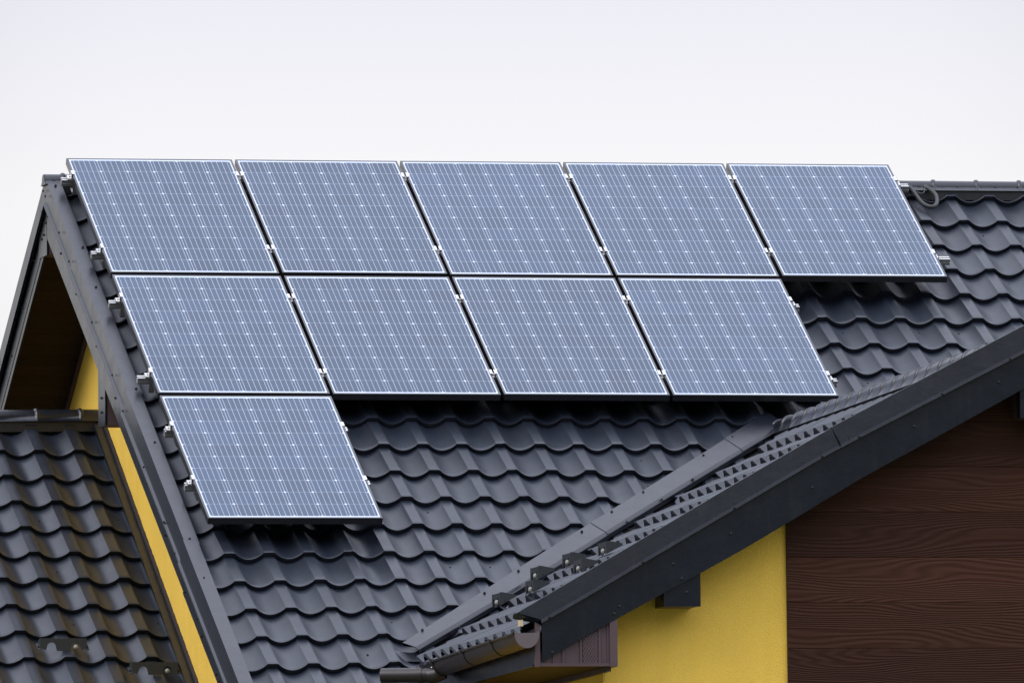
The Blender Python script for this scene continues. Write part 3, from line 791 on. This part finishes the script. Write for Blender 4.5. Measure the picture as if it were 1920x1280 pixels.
def mk_end():
    mb = MB()                                                   # Z-shaped end clamp, panel lies to its +x side
    mb.box(-.004, .014, -.026, .026, .0004, .0040); mb.box(-.004, -.0005, -.026, .026, -.028, .0040)
    mb.box(-.026, -.0005, -.026, .026, -.0315, -.0275); mb.box(-.026, -.022, -.026, .026, -.0400, -.0275)
    return mb
def bolt(z): 
    mb = MB(); mb.loft([[(r*math.cos(k*math.pi/3), r*math.sin(k*math.pi/3), zz) for k in range(6)] for r, zz in ((.0062, z-.001), (.0062, z+.006), (.003, z+.0062))]); return mb
mid_me = mk_mid().build('mid_clamp', M_CLAMP); end_me = mk_end().build('end_clamp', M_CLAMP)
bolt_m = bolt(-.020).build('bolt', M_ALU); bolt_e = bolt(-.0275).build('bolt', M_ALU)
used = set(); hook = None
def put(src, parent, loc, rotz=0, nested=None, bx=0):
    if src.name in used: o = src.copy(); COL.objects.link(o)
    else: o = src; used.add(src.name)
    o.parent = parent; o.location = loc; o.rotation_euler = (0, 0, rotz)
    if nested:
        if nested.name in used: q_ = nested.copy(); COL.objects.link(q_)
        else: q_ = nested; used.add(nested.name)
        q_.parent = o; q_.location = (bx, 0, 0)
    return o
for v, l, rr_, cn, lab in zip(RV, RL, RRr, CN, LAB):
    e = empty('mounting_rail', R(l, v, 0), (TH, 0, 0)); tag(e, lab, 'rail', 'aluminium rails carrying the solar panels')
    mb = MB(); mb.loft([[Vector((x, y, z)) for y, z in rail_pts] for x in (0, rr_-l)]); mb.build('channel', M_ALU, e)
    x = .09
    while x < rr_-l:
        if hook is None:
            mb = MB(); mb.loft([[Vector((xx, y, z)) for y, z in [(-.006, -.081), (-.006, -.142), (.09, -.142), (.09, -.136), (.006, -.136), (.006, -.081)]] for xx in (-.015, .015)])
            hook = h_ = mb.build('roof_hook', M_ALU)
        else: h_ = hook.copy(); COL.objects.link(h_)
        h_.parent = e; h_.location = (x, 0, 0); x += .92
    put(end_me, e, (cols[0][0]-l-.002, 0, 0), 0, bolt_e, -.012)
    for c in range(cn-1): put(mid_me, e, ((cols[c][1]+cols[c+1][0])/2-l, 0, 0), 0, bolt_m, 0)
    put(end_me, e, (cols[cn-1][1]-l+.002, 0, 0), math.pi, bolt_e, -.012)

# ------------------------------------------------------------------ loop of cable conduit beside the top right panel
cab = [(5.02, .10, .05), (5.12, .105, .045), (5.175, .075, .035), (5.200, .11, .030), (5.213, .19, .022), (5.222, .265, .018), (5.243, .325, .016), (5.277, .348, .016), (5.312, .315, .018), (5.330, .250, .022), (5.333, .195, .028), (5.318, .150, .034), (5.296, .118, .040), (5.283, .095, .040)]
def catmull(P, n=6):
    P = [Vector(p) for p in P]; out = []
    for i in range(len(P)-1):
        a, b_, c, d = P[max(i-1, 0)], P[i], P[i+1], P[min(i+2, len(P)-1)]
        for k in range(n):
            t = k/n; out.append(.5*((2*b_)+(c-a)*t+(2*a-5*b_+4*c-d)*t*t+(3*b_-a-3*c+d)*t**3))
    return out+[P[-1]]
ce = tag(empty('cable_loop', R(5.2, .1, HC)), 'dark grey corrugated cable conduit looping on the tiles right of the top row', 'cable')
path = catmull([R(u, v, HC+h) for u, v, h in cab])
mb = MB(); mb.tube(path, .0125, 12); o = mb.build('conduit', M_CABLE, None, 50); o.parent = ce; o.matrix_parent_inverse = Matrix.Translation(-Vector(ce.location))
mb = MB(); mb.tube(catmull([R(u, v, HC+h) for u, v, h in [(5.225, .16, .03), (5.245, .185, .03), (5.268, .165, .035), (5.283, .110, .045)]]), .004, 8)
o = mb.build('cable_tie', M_CABLE, None, 50); o.parent = ce; o.matrix_parent_inverse = Matrix.Translation(-Vector(ce.location))

# ------------------------------------------------------------------ camera
f_px = 25181.1
psi, phi, rho = .21354, .080349, -.012466
F = Vector((math.sin(psi)*math.cos(phi), math.cos(psi)*math.cos(phi), math.sin(phi)))
Rt = Vector((math.cos(psi), -math.sin(psi), 0)); U = Rt.cross(F)
c_, s_ = math.cos(rho), math.sin(rho)
R2 = Rt*c_ + U*s_; U2 = -Rt*s_ + U*c_
cd = bpy.data.cameras.new('camera'); cam = bpy.data.objects.new('camera', cd); COL.objects.link(cam)
cd.sensor_width = 36; cd.lens = f_px/1920*36; cd.clip_start = 1; cd.clip_end = 12000
cam.matrix_world = frame(Vector((-14.48219, -79.25594, -7.6235)), R2, U2, -F)
sc.camera = cam

# ------------------------------------------------------------------ overcast daylight
SUN_EL, SUN_AZ = math.radians(42), math.radians(-112)            # azimuth from +y towards +x
w = bpy.data.worlds.new('World'); sc.world = w; w.use_nodes = True; nt = w.node_tree
bg = nt.nodes['Background']
sky = nt.nodes.new('ShaderNodeTexSky'); sky.sky_type = 'NISHITA'; sky.sun_disc = False
sky.sun_elevation = SUN_EL; sky.sun_rotation = SUN_AZ
tc = nt.nodes.new('ShaderNodeTexCoord'); sp = nt.nodes.new('ShaderNodeSeparateXYZ'); L(nt, tc.outputs['Generated'], sp.inputs[0])
# cloud deck: brighter overhead than at the horizon
z = N(nt, 'ShaderNodeMath', op='MAXIMUM'); L(nt, sp.outputs['Z'], z.inputs[0]); z.inputs[1].default_value = 0
cr = ramp(nt, z.outputs[0], [(0, (.98, .96, .97)), (.090, (1.0, .985, 1.0)), (.108, (.880, .868, .955)), (.20, (.95, .95, 1.03)), (.55, (1.50, 1.57, 1.86)), (1, (2.1, 2.2, 2.6))])
nz = nt.nodes.new('ShaderNodeTexNoise'); nz.inputs['Scale'].default_value = 2.2; nz.inputs['Detail'].default_value = 4; L(nt, tc.outputs['Generated'], nz.inputs['Vector'])
nr = N(nt, 'ShaderNodeMapRange'); nr.inputs['To Min'].default_value = .93; nr.inputs['To Max'].default_value = 1.07; L(nt, nz.outputs['Fac'], nr.inputs['Value'])
dt = nt.nodes.new('ShaderNodeVectorMath'); dt.operation = 'DOT_PRODUCT'; dt.inputs[1].default_value = (-.62, .77, .10); L(nt, tc.outputs['Generated'], dt.inputs[0])
dr = N(nt, 'ShaderNodeMapRange'); dr.inputs['From Min'].default_value = -.8; dr.inputs['From Max'].default_value = .6; dr.inputs['To Min'].default_value = 1.60; dr.inputs['To Max'].default_value = 1.0
L(nt, dt.outputs['Value'], dr.inputs['Value'])
# low sky towards the front is dimmed to darken reflections, in place of unseen trees
lo = N(nt, 'ShaderNodeMapRange'); lo.inputs['From Min'].default_value = .14; lo.inputs['From Max'].default_value = .36; lo.inputs['To Min'].default_value = .16; lo.inputs['To Max'].default_value = 1.0
L(nt, sp.outputs['Z'], lo.inputs['Value'])
fy = N(nt, 'ShaderNodeMapRange'); fy.inputs['From Min'].default_value = -.5; fy.inputs['From Max'].default_value = .1; L(nt, sp.outputs['Y'], fy.inputs['Value'])
lm = N(nt, 'ShaderNodeMath', op='MAXIMUM'); L(nt, lo.outputs['Result'], lm.inputs[0]); L(nt, fy.outputs['Result'], lm.inputs[1])
m_a = N(nt, 'ShaderNodeMath', op='MULTIPLY'); L(nt, nr.outputs['Result'], m_a.inputs[0]); L(nt, dr.outputs['Result'], m_a.inputs[1])
# one slightly brighter patch in the cloud behind the roof
pt = nt.nodes.new('ShaderNodeVectorMath'); pt.operation = 'DOT_PRODUCT'; pt.inputs[1].default_value = Vector((math.sin(.214)*.9957, math.cos(.214)*.9957, .0929)); L(nt, tc.outputs['Generated'], pt.inputs[0])
pr = N(nt, 'ShaderNodeMapRange'); pr.interpolation_type = 'SMOOTHSTEP'; pr.inputs['From Min'].default_value = .9986; pr.inputs['From Max'].default_value = .9997; pr.inputs['To Min'].default_value = .87; pr.inputs['To Max'].default_value = 1.0
L(nt, pt.outputs['Value'], pr.inputs['Value'])
m_c = N(nt, 'ShaderNodeMath', op='MULTIPLY'); L(nt, m_a.outputs[0], m_c.inputs[0]); L(nt, pr.outputs['Result'], m_c.inputs[1]); m_a = m_c
m_b = N(nt, 'ShaderNodeMath', op='MULTIPLY'); L(nt, m_a.outputs[0], m_b.inputs[0]); L(nt, lm.outputs[0], m_b.inputs[1])
ml = nt.nodes.new('ShaderNodeVectorMath'); ml.operation = 'SCALE'; L(nt, cr.outputs['Color'], ml.inputs[0]); L(nt, m_b.outputs[0], ml.inputs['Scale'])
mx = nt.nodes.new('ShaderNodeMix'); mx.data_type = 'RGBA'; mx.inputs['Factor'].default_value = .94
sks = nt.nodes.new('ShaderNodeVectorMath'); sks.operation = 'SCALE'; sks.inputs['Scale'].default_value = .10; L(nt, sky.outputs['Color'], sks.inputs[0])
L(nt, sks.outputs[0], mx.inputs['A']); L(nt, ml.outputs[0], mx.inputs['B'])
L(nt, mx.outputs['Result'], bg.inputs['Color']); bg.inputs['Strength'].default_value = 1.0
sd = bpy.data.lights.new('sun', 'SUN'); sd.energy = 1.75; sd.angle = math.radians(35); sd.color = (1, .96, .90)
so = bpy.data.objects.new('sun', sd); COL.objects.link(so)
dirv = Vector((math.sin(SUN_AZ)*math.cos(SUN_EL), math.cos(SUN_AZ)*math.cos(SUN_EL), math.sin(SUN_EL)))
so.rotation_euler = dirv.to_track_quat('Z', 'Y').to_euler(); so.location = (-30, 20, 30)

sc.render.engine = 'CYCLES'
sc.view_settings.view_transform = 'Standard'; sc.view_settings.look = 'None'; sc.view_settings.exposure = 0; sc.view_settings.gamma = 1
sc.cycles.max_bounces = 6
sc.render.resolution_x, sc.render.resolution_y = 1024, 682
